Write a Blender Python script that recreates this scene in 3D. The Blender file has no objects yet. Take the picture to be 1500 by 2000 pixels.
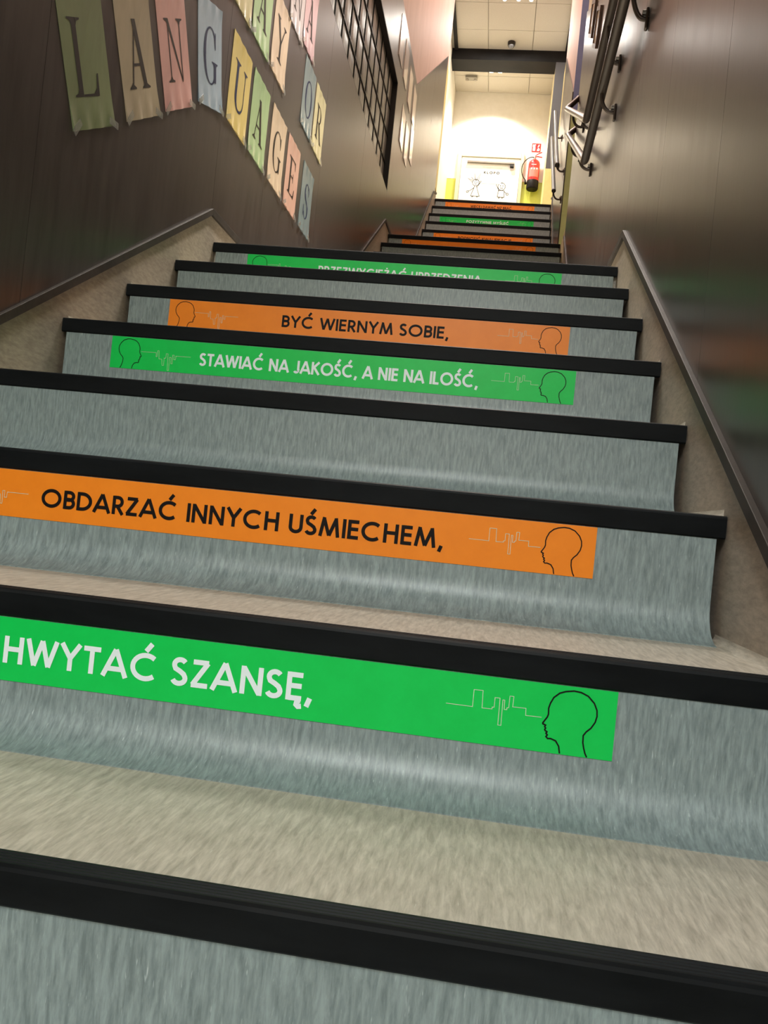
import bpy, bmesh, math, random
from mathutils import Vector, Matrix
random.seed(7)
sin, cos, pi = math.sin, math.cos, math.pi
SC = bpy.context.scene
COL = SC.collection

# ------------------------------------------------------------------ camera
CAMP = Vector((0.99818, -0.58693, 0.28110))
YAW, PITCH, ROLL, FPX = 0.125655, 0.010370, 0.101563, 1636.78
fwd = Vector((-sin(YAW) * cos(PITCH), cos(YAW) * cos(PITCH), sin(PITCH)))
rgt = Vector((cos(YAW), sin(YAW), 0))
upv = rgt.cross(fwd)
r2 = rgt * cos(ROLL) + upv * sin(ROLL)
u2 = upv * cos(ROLL) - rgt * sin(ROLL)
cam = bpy.data.cameras.new('camera')
camo = bpy.data.objects.new('camera', cam)
COL.objects.link(camo)
M3 = Matrix((r2, u2, -fwd)).transposed()
camo.matrix_world = Matrix.Translation(CAMP) @ M3.to_4x4()
cam.sensor_fit = 'HORIZONTAL'
cam.sensor_width = 36
cam.lens = 36 * FPX / 1500
cam.clip_start = 0.02
SC.camera = camo

# ------------------------------------------------------------------ world, lights, exposure
w = bpy.data.worlds.new('world')
SC.world = w
w.use_nodes = True
w.node_tree.nodes['Background'].inputs[0].default_value = (0.5, 0.52, 0.5, 1)
w.node_tree.nodes['Background'].inputs[1].default_value = 0.05
SC.view_settings.view_transform = 'Standard'
SC.view_settings.look = 'None'
SC.view_settings.gamma = 1
SC.view_settings.exposure = 0.0
SC.view_settings.use_curve_mapping = False

def lamp(kind, loc, power, colour, size=0.2, size_y=None, target=None, spot=None, blend=0.5, spread=None):
    d = bpy.data.lights.new('lamp_light', kind)
    d.energy = power
    d.color = colour
    if kind == 'AREA':
        d.size = size
        if spread: d.spread = math.radians(spread)
        if size_y:
            d.shape = 'RECTANGLE'
            d.size_y = size_y
    else:
        d.shadow_soft_size = size
    if spot:
        d.spot_size = spot
        d.spot_blend = blend
    o = bpy.data.objects.new('lamp_light', d)
    COL.objects.link(o)
    o.location = loc
    t = Vector(target) if target else Vector(loc) - Vector((0, 0, 1))
    o.rotation_euler = (t - Vector(loc)).to_track_quat('-Z', 'Y').to_euler()
    return o

ZC = 7.13            # ceiling over the upper flights
ZL = 4.40            # ceiling over the lower flight
ZH = 2.60            # ceiling of the hall behind the camera
COOL = (0.93, 0.99, 1.0)
WARM = (1.0, 0.79, 0.70)
lamp('AREA', (0.67, -2.3, ZH - 0.07), 72, COOL, 0.28, 1.2)
lamp('AREA', (0.67, -4.0, ZH - 0.07), 66, COOL, 0.28, 1.2)
lamp('AREA', (0.67, 2.9, ZL - 0.07), 50, (1.0, 0.95, 0.86), 0.28, 0.9, spread=72)
lamp('AREA', (0.67, 4.6, ZC - 0.05), 45, WARM, 0.3, 0.3)
lamp('AREA', (0.67, 6.5, ZC - 0.05), 50, WARM, 0.3, 0.3)
lamp('AREA', (0.67, 8.4, ZC - 0.05), 35, WARM, 0.3, 0.3)
lamp('AREA', (0.60, 10.75, ZC - 0.05), 22, (1.0, 0.95, 0.88), 0.8, 0.5)
for sx in (0.36, 0.49):
    lamp('SPOT', (sx, 11.86, ZC - 0.06), 105, (1.0, 0.9, 0.74), 0.04, spot=1.9, blend=0.35, target=(sx, 12.2, 5.0))

# ------------------------------------------------------------------ materials
def mat(name, col, rough=0.5, spec=0.5, metal=0.0, trans=0.0, coat=0.0):
    m = bpy.data.materials.new(name)
    m.use_nodes = True
    b = m.node_tree.nodes['Principled BSDF']
    b.inputs['Base Color'].default_value = (*col, 1)
    b.inputs['Roughness'].default_value = rough
    b.inputs['Specular IOR Level'].default_value = spec
    b.inputs['Metallic'].default_value = metal
    b.inputs['Transmission Weight'].default_value = trans
    b.inputs['Coat Weight'].default_value = coat
    b.inputs['Coat Roughness'].default_value = 0.1
    return m

def grain(m, scale, lo, hi, bump=0.1, dist=0.002, amount=1.0, detail=6.0, second=None, rough=None, fold=False):
    """two-colour streak / mottle from stretched noise, with a fine bump"""
    nt = m.node_tree
    N, L = nt.nodes, nt.links
    b = N['Principled BSDF']
    tc = N.new('ShaderNodeTexCoord')
    mp = N.new('ShaderNodeMapping')
    mp.inputs['Scale'].default_value = scale
    src = tc.outputs['Object']
    if fold:                        # the sheet runs down the riser and out over the cove: streaks follow it
        sx = N.new('ShaderNodeSeparateXYZ')
        L.new(src, sx.inputs[0])
        sb = N.new('ShaderNodeMath')
        sb.operation = 'ADD'
        L.new(sx.outputs[2], sb.inputs[0])
        L.new(sx.outputs[1], sb.inputs[1])
        cb = N.new('ShaderNodeCombineXYZ')
        L.new(sx.outputs[0], cb.inputs[0])
        L.new(sb.outputs[0], cb.inputs[2])
        oi = N.new('ShaderNodeObjectInfo')
        L.new(oi.outputs['Random'], cb.inputs[1])
        src = cb.outputs[0]
    L.new(src, mp.inputs[0])
    n1 = N.new('ShaderNodeTexNoise')
    n1.inputs['Scale'].default_value = 1
    n1.inputs['Detail'].default_value = detail
    n1.inputs['Roughness'].default_value = 0.65
    n1.inputs['Distortion'].default_value = 0.3
    L.new(mp.outputs[0], n1.inputs[0])
    cr = N.new('ShaderNodeValToRGB')
    cr.color_ramp.elements[0].position = 0.34
    cr.color_ramp.elements[1].position = 0.66
    cr.color_ramp.elements[0].color = (*lo, 1)
    cr.color_ramp.elements[1].color = (*hi, 1)
    L.new(n1.outputs[0], cr.inputs[0])
    out = cr.outputs[0]
    if second:                      # rare bright flecks
        mp2 = N.new('ShaderNodeMapping')
        mp2.inputs['Scale'].default_value = tuple(s * 2.3 for s in scale)
        mp2.inputs['Location'].default_value = (3, 5, 7)
        L.new(src, mp2.inputs[0])
        n2 = N.new('ShaderNodeTexNoise')
        n2.inputs['Scale'].default_value = 0.8
        n2.inputs['Detail'].default_value = 3
        L.new(mp2.outputs[0], n2.inputs[0])
        c2 = N.new('ShaderNodeValToRGB')
        c2.color_ramp.elements[0].position = 0.67
        c2.color_ramp.elements[1].position = 0.78
        L.new(n2.outputs[0], c2.inputs[0])
        mx = N.new('ShaderNodeMixRGB')
        mx.inputs[2].default_value = (*second, 1)
        L.new(c2.outputs[0], mx.inputs[0])
        L.new(out, mx.inputs[1])
        out = mx.outputs[0]
    L.new(out, b.inputs['Base Color'])
    if rough:
        mr = N.new('ShaderNodeMapRange')
        mr.inputs[3].default_value, mr.inputs[4].default_value = rough
        L.new(n1.outputs[0], mr.inputs[0])
        L.new(mr.outputs[0], b.inputs['Roughness'])
    bp = N.new('ShaderNodeBump')
    bp.inputs['Strength'].default_value = bump
    bp.inputs['Distance'].default_value = dist
    L.new(n1.outputs[0], bp.inputs['Height'])
    L.new(bp.outputs[0], b.inputs['Normal'])
    return m

def emit(name, col, s):
    m = bpy.data.materials.new(name)
    m.use_nodes = True
    b = m.node_tree.nodes['Principled BSDF']
    b.inputs['Base Color'].default_value = (*col, 1)
    b.inputs['Emission Color'].default_value = (*col, 1)
    b.inputs['Emission Strength'].default_value = s
    return m

M = {}
M['riser'] = grain(mat('riser vinyl', (.3, .36, .35), .40), (240, 240, 34), (.155, .20, .20), (.295, .365, .365), .04, .001, second=(.46, .53, .53), fold=True)
M['tread'] = grain(mat('tread vinyl', (.5, .46, .4), .5), (170, 24, 170), (.36, .325, .26), (.60, .55, .455), .15, .001, second=(.60, .58, .50))
M['skirt'] = grain(mat('skirting vinyl', (.3, .27, .22), .5), (60, 40, 150), (.30, .25, .195), (.44, .375, .295), .15, .001)
M['nosing'] = grain(mat('nosing rubber', (.01, .011, .012), .5, .12), (8, 40, 40), (.0035, .0045, .005), (.008, .0095, .0105), .06, .001)
M['cap'] = grain(mat('skirting cap', (.075, .06, .05), .55, .25), (20, 20, 20), (.035, .028, .023), (.055, .044, .037), .05, .001)
M['clad'] = grain(mat('wall cladding', (.05, .04, .036), .33, .5, .42), (30, 30, 4), (.082, .067, .062), (.108, .09, .083), .09, .002, detail=3, rough=(.25, .36))
M['wall_up'] = grain(mat('upper wall paint', (.72, .6, .5), .55), (6, 6, 2), (.64, .485, .42), (.72, .555, .49), .05, .002)
M['wall_cream'] = grain(mat('cream paint', (.8, .7, .46), .55), (5, 5, 5), (.74, .64, .38), (.8, .71, .45), .05, .002)
M['white'] = grain(mat('white wall paint', (.85, .82, .76), .6), (7, 7, 7), (.8, .77, .7), (.86, .83, .77), .05, .002)
M['lime'] = grain(mat('lime paint', (.6, .66, .1), .45), (6, 6, 6), (.55, .6, .09), (.64, .69, .12), .04, .002)
M['yellow'] = grain(mat('pale yellow paint', (.85, .78, .32), .5), (6, 6, 6), (.8, .72, .27), (.88, .8, .34), .04, .002)
M['green'] = grain(mat('green paint', (.33, .46, .12), .5), (6, 6, 6), (.38, .46, .2), (.45, .53, .25), .04, .002)
M['blue'] = grain(mat('blue paint', (.1, .15, .4), .5), (6, 6, 6), (.13, .17, .36), (.16, .2, .41), .04, .002)
M['tile'] = grain(mat('ceiling tile', (.75, .7, .6), .8), (90, 90, 90), (.56, .52, .45), (.62, .58, .51), .3, .002)
M['grid'] = mat('ceiling grid', (.60, .55, .47), .5)
M['beam'] = grain(mat('dark beam paint', (.022, .022, .022), .6, .15), (4, 4, 4), (.010, .010, .010), (.015, .014, .014), .05, .002)
M['ceil'] = grain(mat('plaster ceiling', (.7, .68, .62), .7), (5, 5, 5), (.66, .64, .58), (.74, .72, .66), .05, .002)
M['black'] = mat('black metal', (.012, .011, .01), .35)
M['rail'] = grain(mat('bronze steel rail', (.1, .08, .065), .3, .5, .4), (3, 3, 3), (.06, .045, .036), (.08, .062, .049), 0.0, .0005)
M['glass'] = grain(mat('wavy block glass', (.3, .31, .29), .3, .5), (26, 26, 5), (.07, .075, .07), (.32, .32, .30), .22, .010, detail=2)
M['floor'] = grain(mat('floor vinyl', (.4, .38, .33), .45), (60, 60, 60), (.28, .27, .24), (.42, .4, .35), .1, .001)
M['s_green'] = grain(mat('green vinyl sticker', (.012, .5, .05), .4, .35), (30, 30, 30), (.001, .60, .085), (.002, .64, .095), .01, .0005)
M['s_orange'] = grain(mat('orange vinyl sticker', (.8, .22, .01), .4, .35), (30, 30, 30), (.94, .255, .012), (.98, .275, .014), .01, .0005)
M['ink_white'] = mat('white print', (.86, .96, .98), .4)
M['ink_pale'] = mat('pale print line', (.62, .74, .55), .4)
M['ink_black'] = mat('black print', (.008, .006, .006), .5, .15)
M['ink_brown'] = mat('dark brown print', (.016, .009, .006), .45)
M['ink_blue'] = mat('dark blue print', (.012, .02, .07), .45)
M['paper'] = mat('white paper', (.88, .80, .76), .3, .6, coat=.6)
M['red'] = grain(mat('red enamel', (.6, .02, .02), .3), (20, 20, 20), (.56, .015, .018), (.62, .025, .025), .01, .0005)
M['chrome'] = mat('chrome', (.6, .58, .55), .2, .5, 1)
M['frosted'] = emit('lamp glow', (1, .95, .85), 12)
M['frosted_cool'] = emit('tube lamp glow', (.95, 1, .97), 3)
def paper(name, c):
    lo = tuple(v * .82 for v in c)
    return grain(mat(name, c, .32, .5, coat=.4), (14, 14, 5), lo, c, .25, .004, detail=3)

# ------------------------------------------------------------------ mesh helpers
class MB:
    def __init__(s):
        s.v, s.f = [], []
    def add(s, vs, fs):
        n = len(s.v)
        s.v += [tuple(p) for p in vs]
        s.f += [tuple(i + n for i in f) for f in fs]
        return s
    def box(s, a, b):
        (x0, y0, z0), (x1, y1, z1) = a, b
        return s.add([(x0, y0, z0), (x1, y0, z0), (x1, y1, z0), (x0, y1, z0), (x0, y0, z1), (x1, y0, z1), (x1, y1, z1), (x0, y1, z1)],
                     [(0, 3, 2, 1), (4, 5, 6, 7), (0, 1, 5, 4), (1, 2, 6, 5), (2, 3, 7, 6), (3, 0, 4, 7)])
    def prism(s, prof, axis, a0, a1):
        """profile of 2-D points extruded along an axis ('x': profile is (y, z); 'y': (x, z); 'z': (x, y))"""
        def P(p, a):
            return (a, p[0], p[1]) if axis == 'x' else ((p[0], a, p[1]) if axis == 'y' else (p[0], p[1], a))
        n = len(prof)
        vs = [P(p, a0) for p in prof] + [P(p, a1) for p in prof]
        fs = [tuple(range(n))[::-1], tuple(range(n, 2 * n))] + [(i, (i + 1) % n, n + (i + 1) % n, n + i) for i in range(n)]
        return s.add(vs, fs)
    def tube(s, pts, r, n=12, rr=None):
        pts = [Vector(p) for p in pts]
        base = len(s.v)
        prev = None
        for i, p in enumerate(pts):
            d = ((pts[min(i + 1, len(pts) - 1)] - p).normalized() + (p - pts[max(i - 1, 0)]).normalized()).normalized()
            if prev is None:
                a = d.orthogonal().normalized()
            else:
                a = (prev - d * prev.dot(d)).normalized()
            prev = a
            b = d.cross(a)
            rad = rr[i] if rr else r
            for k in range(n):
                t = 2 * pi * k / n
                s.v.append(tuple(p + (a * cos(t) + b * sin(t)) * rad))
        for i in range(len(pts) - 1):
            for k in range(n):
                k2 = (k + 1) % n
                s.f.append((base + i * n + k, base + i * n + k2, base + (i + 1) * n + k2, base + (i + 1) * n + k))
        s.f.append(tuple(base + k for k in range(n))[::-1])
        s.f.append(tuple(base + (len(pts) - 1) * n + k for k in range(n)))
        return s
    def obj(s, name, m, parent=None, smooth=False, bevel=0, origin=None, label=None, category=None, group=None, kind=None, material2=None):
        xs, ys, zs = zip(*s.v)
        if origin is None:
            origin = Vector(((min(xs) + max(xs)) / 2, (min(ys) + max(ys)) / 2, min(zs)))
        else:
            origin = Vector(origin)
        me = bpy.data.meshes.new(name)
        me.from_pydata([tuple(Vector(p) - origin) for p in s.v], [], s.f)
        bm = bmesh.new()
        bm.from_mesh(me)
        bmesh.ops.recalc_face_normals(bm, faces=bm.faces)
        if bevel:
            es = [e for e in bm.edges if len(e.link_faces) == 2 and e.calc_face_angle(0) > 0.6]
            bmesh.ops.bevel(bm, geom=es, offset=bevel, segments=2, affect='EDGES', profile=0.5)
        if smooth:
            for f in bm.faces:
                f.smooth = len(f.verts) <= 4
            for e in bm.edges:
                if len(e.link_faces) == 2 and e.calc_face_angle(0) > 0.7:
                    e.smooth = False
        bm.to_mesh(me)
        bm.free()
        me.materials.append(m)
        o = bpy.data.objects.new(name, me)
        COL.objects.link(o)
        o.location = origin
        if parent:
            o.parent = parent
            o.location = origin - wloc(parent)
        tag(o, label, category, group, kind)
        return o

def wloc(o):
    v = Vector(o.location)
    while o.parent:
        o = o.parent
        v += Vector(o.location)
    return v

def tag(o, label=None, category=None, group=None, kind=None):
    for k, v in (('label', label), ('category', category), ('group', group), ('kind', kind)):
        if v:
            o[k] = v
    return o

def thing(name, loc, label, category, group=None, kind=None):
    o = bpy.data.objects.new(name, None)
    COL.objects.link(o)
    o.location = loc
    o.empty_display_size = 0.1
    return tag(o, label, category, group, kind)

def box(name, a, b, m, parent=None, **k):
    return MB().box(a, b).obj(name, m, parent, **k)

# ------------------------------------------------------------------ stair geometry numbers
W = 1.3173
T1, R1 = 0.2977, 0.165
DZ = {0: -.0016, 1: -.0026, 2: .0037, 3: .0004, 4: .0048, 5: .0053, 6: -.0003, 7: -.0097}
NOS = 0.0313
S1 = [(k * T1, k * R1 + DZ.get(k, 0)) for k in range(-3, 8)]                      # (y, z) of each nosing
Y2, Z2, T2, R2 = 5.818, 2.4984, 0.300, 0.168
S2 = [(Y2 - (7 - k) * T2, Z2 - (7 - k) * R2) for k in range(8)]
Y3, Z3, T3, R3 = 9.07, 4.070, 0.248, 0.179
S3 = [(Y3 - (8 - k) * T3, Z3 - (8 - k) * R3) for k in range(9)]
LAND1, LAND2, TOP = S1[-1][1], Z2, Z3
BASE = S1[0][1] - R1

# ------------------------------------------------------------------ structure: floors
def slab(name, x0, x1, y0, y1, z, th, m, **k):
    return box(name, (x0, y0, z - th), (x1, y1, z), m, kind='structure', **k)
slab('floor', -0.0, W, -5.4, S1[0][0] + .02, BASE, .1, M['floor'], label='grey vinyl floor at the foot of the stairs')
slab('floor', 0.0, W, S1[-1][0] + .026, S2[0][0] + .02, LAND1 - .001, .12, M['tread'], label='landing floor above the lower flight')
slab('floor', 0.0, 1.35, Y2 + .026, S3[0][0] + .02, LAND2 - .001, .12, M['tread'], label='landing floor above the middle flight')
slab('floor', -1.6, 1.46, Y3 + .026, 12.5, TOP - .001, .12, M['floor'], label='corridor floor at the top of the stairs')
slab('floor', 1.33, 2.7, 5.30, 6.48, LAND2 - .001, .12, M['floor'], label='floor of the side passage')

# ------------------------------------------------------------------ flights of stairs
def cove_pts(cy, cz, r, n=7):
    """quarter arc from the riser face forward to the tread"""
    return [(cy - r + r * cos(a), cz + r - r * sin(a)) for a in [pi / 2 * i / n for i in range(n + 1)]]

def flight(steps, base_z, t, wx, label, origin_label):
    root = thing('staircase', (wx / 2, steps[0][0], base_z), label, 'stairs')
    tm = None
    prev = base_z
    for i, (y, z) in enumerate(steps):
        # riser with a coved foot, 4 mm proud edge at both ends
        zb = prev + .0012
        r = .05
        arc = cove_pts(y + .004, zb, r)
        front = [(y + .004, z - NOS + .004)] + arc
        back = [(p[0] + .004, p[1] - .003) for p in arc[::-1]]
        back[0] = (arc[-1][0], zb - .002)
        prof = front + back + [(y + .010, z - NOS + .004)]
        MB().prism(prof, 'x', .012, wx - .012).obj('riser', M['riser'], root, smooth=True)
        # nosing: black front strip with ribbed top
        f = [(y + .003, z - NOS), (y + .0008, z - NOS + .002), (y, z - .004), (y + .0012, z - .0012), (y + .004, z + .0004)]
        yy = y + .006
        for g in range(4):
            f += [(yy, z + .0004), (yy + .0008, z - .0008), (yy + .0022, z - .0008), (yy + .003, z + .0004)]
            yy += .0046
        f += [(y + .026, z + .0002), (y + .026, z - .004), (y + .010, z - .006), (y + .010, z - NOS)]
        MB().prism(f, 'x', .0015, wx - .0015).obj('nosing', M['nosing'], root)
        # tread with the vinyl turned up at both walls
        if i < len(steps) - 1:
            y1 = steps[i + 1][0] + .012
            rr = .012
            left = [(rr - rr * cos(a), z + rr - rr * sin(a) - .0015) for a in [pi / 2 * j / 5 for j in range(6)]]
            top = left + [(wx - p[0], p[1]) for p in left[::-1]]
            prof = top + [(wx, z - .025), (0, z - .025)]
            MB().prism(prof, 'y', y + .026, y1).obj('tread', M['tread'], root, smooth=True)
        prev = z - .0015
    return root

flight(S1, BASE, T1, W, 'nearest flight of grey vinyl stairs with black nosings, filling the lower picture', '')
flight(S2, LAND1, T2, W + .004, 'middle flight of grey stairs seen over the top nosing of the nearest flight', '')
flight(S3, LAND2, T3, 1.335, 'uppermost flight of grey stairs leading to the brightly lit white door', '')

# ------------------------------------------------------------------ side skirtings
def line(steps, off, t, r):
    return lambda y: None

def skirting(side, xw, segs, bottom):
    """segs: polyline (y, z) of the top edge"""
    th = .014
    s = -1 if side == 'left' else 1
    x0, x1 = sorted((xw, xw + s * th))
    poly = [(segs[0][0], bottom)] + [(y, z) for y, z in segs] + [(segs[-1][0], bottom + (segs[-1][1] - segs[0][1]) * 0 + 0)]
    # build by vertical slices so that the bottom follows the stair
    m = MB()
    for (ya, za), (yb, zb) in zip(segs, segs[1:]):
        ba, bb = za - .62, zb - .62
        m.prism([(ya, ba), (yb, bb), (yb, zb), (ya, za)], 'x', x0, x1)
    o = m.obj('baseboard_' + side, M['skirt'], kind='structure')
    c = MB()
    n = []
    h = .022
    px = .009
    pts = segs
    for (ya, za), (yb, zb) in zip(pts, pts[1:]):
        a = [(ya, za - h), (yb, zb - h), (yb, zb), (ya, za)]
        xa, xb = sorted((xw + s * .004, xw - s * px))
        c.prism(a, 'x', xa, xb)
    c.obj('cap', M['cap'], o, bevel=.0012)
    return o

sl1 = R1 / T1
def nose1(y): return y * sl1
segL1 = [(-2.6, BASE + .10), (S1[0][0] - .05, BASE + .10), (S1[0][0] + .12, nose1(S1[0][0] + .12) + .097), (2.037, 1.236), (2.12, LAND1 + .105), (S2[0][0] - .10, LAND1 + .105)]
segL1 = [(-5.4, BASE + .10), (S1[0][0] - .18, BASE + .10), (2.035, 1.238), (S2[0][0] - .16, 1.252)]
segR1 = [(-5.4, BASE + .10), (S1[0][0] - .18, BASE + .10), (2.000, 1.230), (S2[0][0] - .16, 1.252)]
up2 = [(5.60, 2.536), (S3[0][0] - .20, 2.565)]
up2r = [(5.298, 2.378)]
skirting('left', 0.0, segL1 + up2, 0)
skirting('right', W, segR1 + up2r, 0)
segL3 = [(S3[0][0] - .20, 2.565), (8.90, 4.085 + .03), (8.97, 4.16)]
skirting('left', -.0005, [(S3[0][0] - .20, 2.566), (8.83, 4.06), (9.15, 4.17)], 0)
skirting('right', 1.3355, [(6.48, 2.60), (S3[0][0] - .20, 2.60), (8.83, 4.06), (9.12, 4.17)], 0)

# ------------------------------------------------------------------ walls
def plf(pts):
    def f(y):
        if y <= pts[0][0]: return pts[0][1]
        for (a, za), (b, zb) in zip(pts, pts[1:]):
            if y <= b:
                return za + (zb - za) * (y - a) / (b - a)
        return pts[-1][1]
    return f

def clad_panels(parent, xw, side, top_pts, bot_pts, seams, holes=()):
    s = -1 if side == 'left' else 1
    x0, x1 = sorted((xw, xw + s * .008))
    tf, bf = plf(top_pts), plf(bot_pts)
    keys = sorted(set([p[0] for p in top_pts] + [p[0] for p in bot_pts]))
    g = .0008
    for a, b in zip(seams, seams[1:]):
        a2, b2 = a + g, b - g
        ys = [a2] + [k for k in keys if a2 < k < b2] + [b2]
        done = False
        for (ha, hb, hz0, hz1) in holes:
            if a2 >= ha - 1e-6 and b2 <= hb + 1e-6:
                done = True
                MB().prism([(y, bf(y)) for y in ys] + [(y, min(tf(y), hz0)) for y in ys[::-1]], 'x', x0, x1).obj('cladding_panel', M['clad'], parent)
                ys2 = [y for y in ys if tf(y) > hz1 + .01]
                if len(ys2) > 1:
                    MB().prism([(y, hz1) for y in ys2] + [(y, tf(y)) for y in ys2[::-1]], 'x', x0, x1).obj('cladding_panel', M['clad'], parent)
        if not done:
            MB().prism([(y, bf(y)) for y in ys] + [(y, tf(y)) for y in ys[::-1]], 'x', x0, x1).obj('cladding_panel', M['clad'], parent)

WY0, WY1, WZ0, WZ1 = 2.56, 5.56, 2.722, 3.545          # window opening in the left wall
# left wall slab with the opening
m = MB()
XL0, XL1 = -.20, -.008
m.box((XL0, -5.4, BASE - .1), (XL1, WY0, ZC))
m.box((XL0, WY1, BASE - .1), (XL1, 9.15, ZC))
m.box((XL0, WY0, BASE - .1), (XL1, WY1, WZ0))
m.box((XL0, WY0, WZ1), (XL1, WY1, ZC))
wl = m.obj('wall_left', M['wall_up'], kind='structure')
topL = [(-5.4, 1.0), (-.9, 1.15), (2.05, 2.76), (3.05, 2.76), (5.40, 4.075), (6.60, 4.085), (8.75, 5.535), (8.98, 5.69)]
def minus(seg, d=.003):
    return [(y, z - d) for y, z in seg]
botL = minus(segL1 + up2 + [(8.83, 4.06), (9.12, 4.17)])
seamsL = [-5.4, -4.0, -2.6, -1.4, -.2, 1.02, 2.04, WY0, 3.44, 4.5, WY1, 6.75, 7.9, 8.97]
clad_panels(wl, 0.0, 'left', topL, botL, seamsL, holes=[(WY0, WY1, WZ0, WZ1)])
box('yellow_strip', (-.008, 8.975, 4.165), (0.0, 9.15, 5.60), M['yellow'], wl, label='yellow painted end strip')

# right wall
XR = W + .008
wr = MB().box((XR, -5.4, BASE - .1), (XR + .19, 5.30, ZC)).box((XR, 5.30, BASE - .1), (XR + .19, 6.49, LAND2)).obj('wall_right', M['wall_cream'], kind='structure')
topR = [(-5.4, 1.1), (-.9, 1.25), (2.05, 2.86), (3.3, 2.86), (4.22, 3.345), (5.298, 3.95)]
clad_panels(wr, W, 'right', topR, minus(segR1 + up2r), [-5.4, -4.0, -2.6, -1.5, -.35, .86, 1.44, 2.02, 2.9, 3.72, 4.6, 5.298])
# wall beside the uppermost flight
wr2 = MB().box((1.344, 6.48, LAND2 - .1), (1.50, 9.12, ZC)).obj('wall_right', M['wall_up'], kind='structure')
clad_panels(wr2, 1.3355, 'right', [(6.48, 4.0), (6.56, 4.06), (8.56, 5.44), (8.84, 5.63)], minus([(6.48, 2.60), (S3[0][0] - .20, 2.60), (8.83, 4.06), (9.12, 4.17)]), [6.485, 7.5, 8.84])
box('edge_trim', (1.327, 6.460, LAND2), (1.3355, 6.4845, 4.0), M['black'], wr2, label='black edge trim')
box('yellow_strip', (1.3355, 8.845, 4.165), (1.344, 9.12, 5.60), M['yellow'], wr2, label='pale yellow end strip')
# side passage at the second landing
sp = MB().box((1.3357, 6.462, LAND2 - .1), (2.7, 6.479, 3.80)).obj('wall_passage', M['green'], kind='structure')
box('upper_paint', (1.3357, 6.462, 3.80), (2.7, 6.479, ZC), M['blue'], sp, label='blue painted upper wall')
MB().box((2.7, 5.2, LAND2 - .1), (2.8, 6.6, ZC)).box((1.5, 5.22, LAND2 - .1), (2.7, 5.30, ZC)).obj('wall_passage', M['wall_cream'], kind='structure')
# corridor at the top
wb = MB().box((-1.6, 12.5, TOP - .1), (1.5, 12.62, 5.745)).obj('wall_back', M['lime'], kind='structure')
box('upper_paint', (-1.6, 12.495, 5.745), (1.5, 12.62, ZC), M['white'], wb, label='white painted upper wall')
wc = MB().box((1.285, 11.44, TOP - .1), (1.50, 12.5, 5.72)).obj('wall_right', M['yellow'], kind='structure')
MB().box((1.46, 9.12, TOP - .1), (1.60, 11.44, ZC)).obj('wall_right', M['white'], kind='structure')
box('upper_paint', (1.285, 11.44, 5.72), (1.50, 12.5, ZC), M['wall_cream'], wc, label='cream painted upper wall')
wcl = MB().box((-.33, 9.15, TOP - .1), (-.20, 12.5, ZC)).obj('wall_left', M['white'], kind='structure')
MB().box((-.2, -5.52, BASE - .1), (W + .2, -5.4, ZH + .1)).obj('wall_front', M['ceil'], kind='structure')
# bulkhead between the low and the high ceiling
MB().box((-.008, 3.60, ZL), (XR, 3.70, ZC)).obj('wall_bulkhead', M['wall_up'], kind='structure')
MB().box((-.01, -1.0, ZL), (XR, 3.60, ZL + .08)).obj('ceiling', M['ceil'], kind='structure', label='plaster ceiling over the lower flight')

MB().box((-.01, -5.4, ZH), (XR, -1.0, ZH + .08)).obj('ceiling', M['ceil'], kind='structure', label='plaster ceiling of the hall at the foot of the stairs')
MB().box((-.008, -1.1, ZH + .08), (XR, -1.0, ZL + .08)).obj('wall_bulkhead', M['wall_up'], kind='structure')
# ------------------------------------------------------------------ high ceiling with tiles
ce = MB().box((-.33, 3.70, ZC + .03), (2.8, 12.62, ZC + .10)).obj('ceiling', M['grid'], kind='structure')
x_edges = [-.20, .315, .935, 1.5]
y_edges = [3.7, 4.3, 4.9, 5.5, 6.1, 6.7, 7.3, 7.9, 8.5, 9.1, 9.7, 10.24, 10.84, 11.44, 12.02, 12.495]
tiles = {}
for i, (xa, xb) in enumerate(zip(x_edges, x_edges[1:])):
    for ya, yb in zip(y_edges, y_edges[1:]):
        key = (round(xb - xa, 3), round(yb - ya, 3))
        if key not in tiles:
            o = MB().box((xa + .003, ya + .003, ZC - .006), (xb - .003, yb - .003, ZC + .03)).obj('ceiling_tile', M['tile'], ce, bevel=.001)
            tiles[key] = o
        else:
            o = tiles[key].copy()
            COL.objects.link(o)
            o.parent = ce
            o.location = Vector(((xa + xb) / 2, (ya + yb) / 2, ZC - .006)) - wloc(ce)
MB().box((1.5, 5.58, ZC - .006), (2.7, 6.485, ZC + .03)).obj('ceiling_tile', M['tile'], ce)
# dark side strips and the cross beam with its right post
tr = MB().box((-.165, 3.7, ZC - .035), (-.115, 11.3, ZC - .006)).obj('trim_1', M['beam'], kind='structure')
# (the left strip is carried over the wall top where the wall ends)
MB().box((1.395, 9.12, ZC - .035), (1.44, 11.3, ZC - .006)).obj('trim_2', M['beam'], kind='structure')
bm_ = MB().box((-.2, 11.3, 6.965), (1.5, 11.62, ZC)).obj('trim_3', M['beam'], kind='structure', label='dark cross beam below the tiled ceiling')
M['post'] = mat('grey post paint', (.11, .11, .12), .5)
po = MB().box((1.285, 11.3, 5.45), (1.46, 11.44, 6.965)).obj('trim_4', M['post'], kind='structure', label='dark grey post at the right end of the beam')
box('post_foot', (1.285, 11.3, TOP), (1.46, 11.44, 5.45), M['yellow'], po, label='yellow painted foot')

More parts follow.
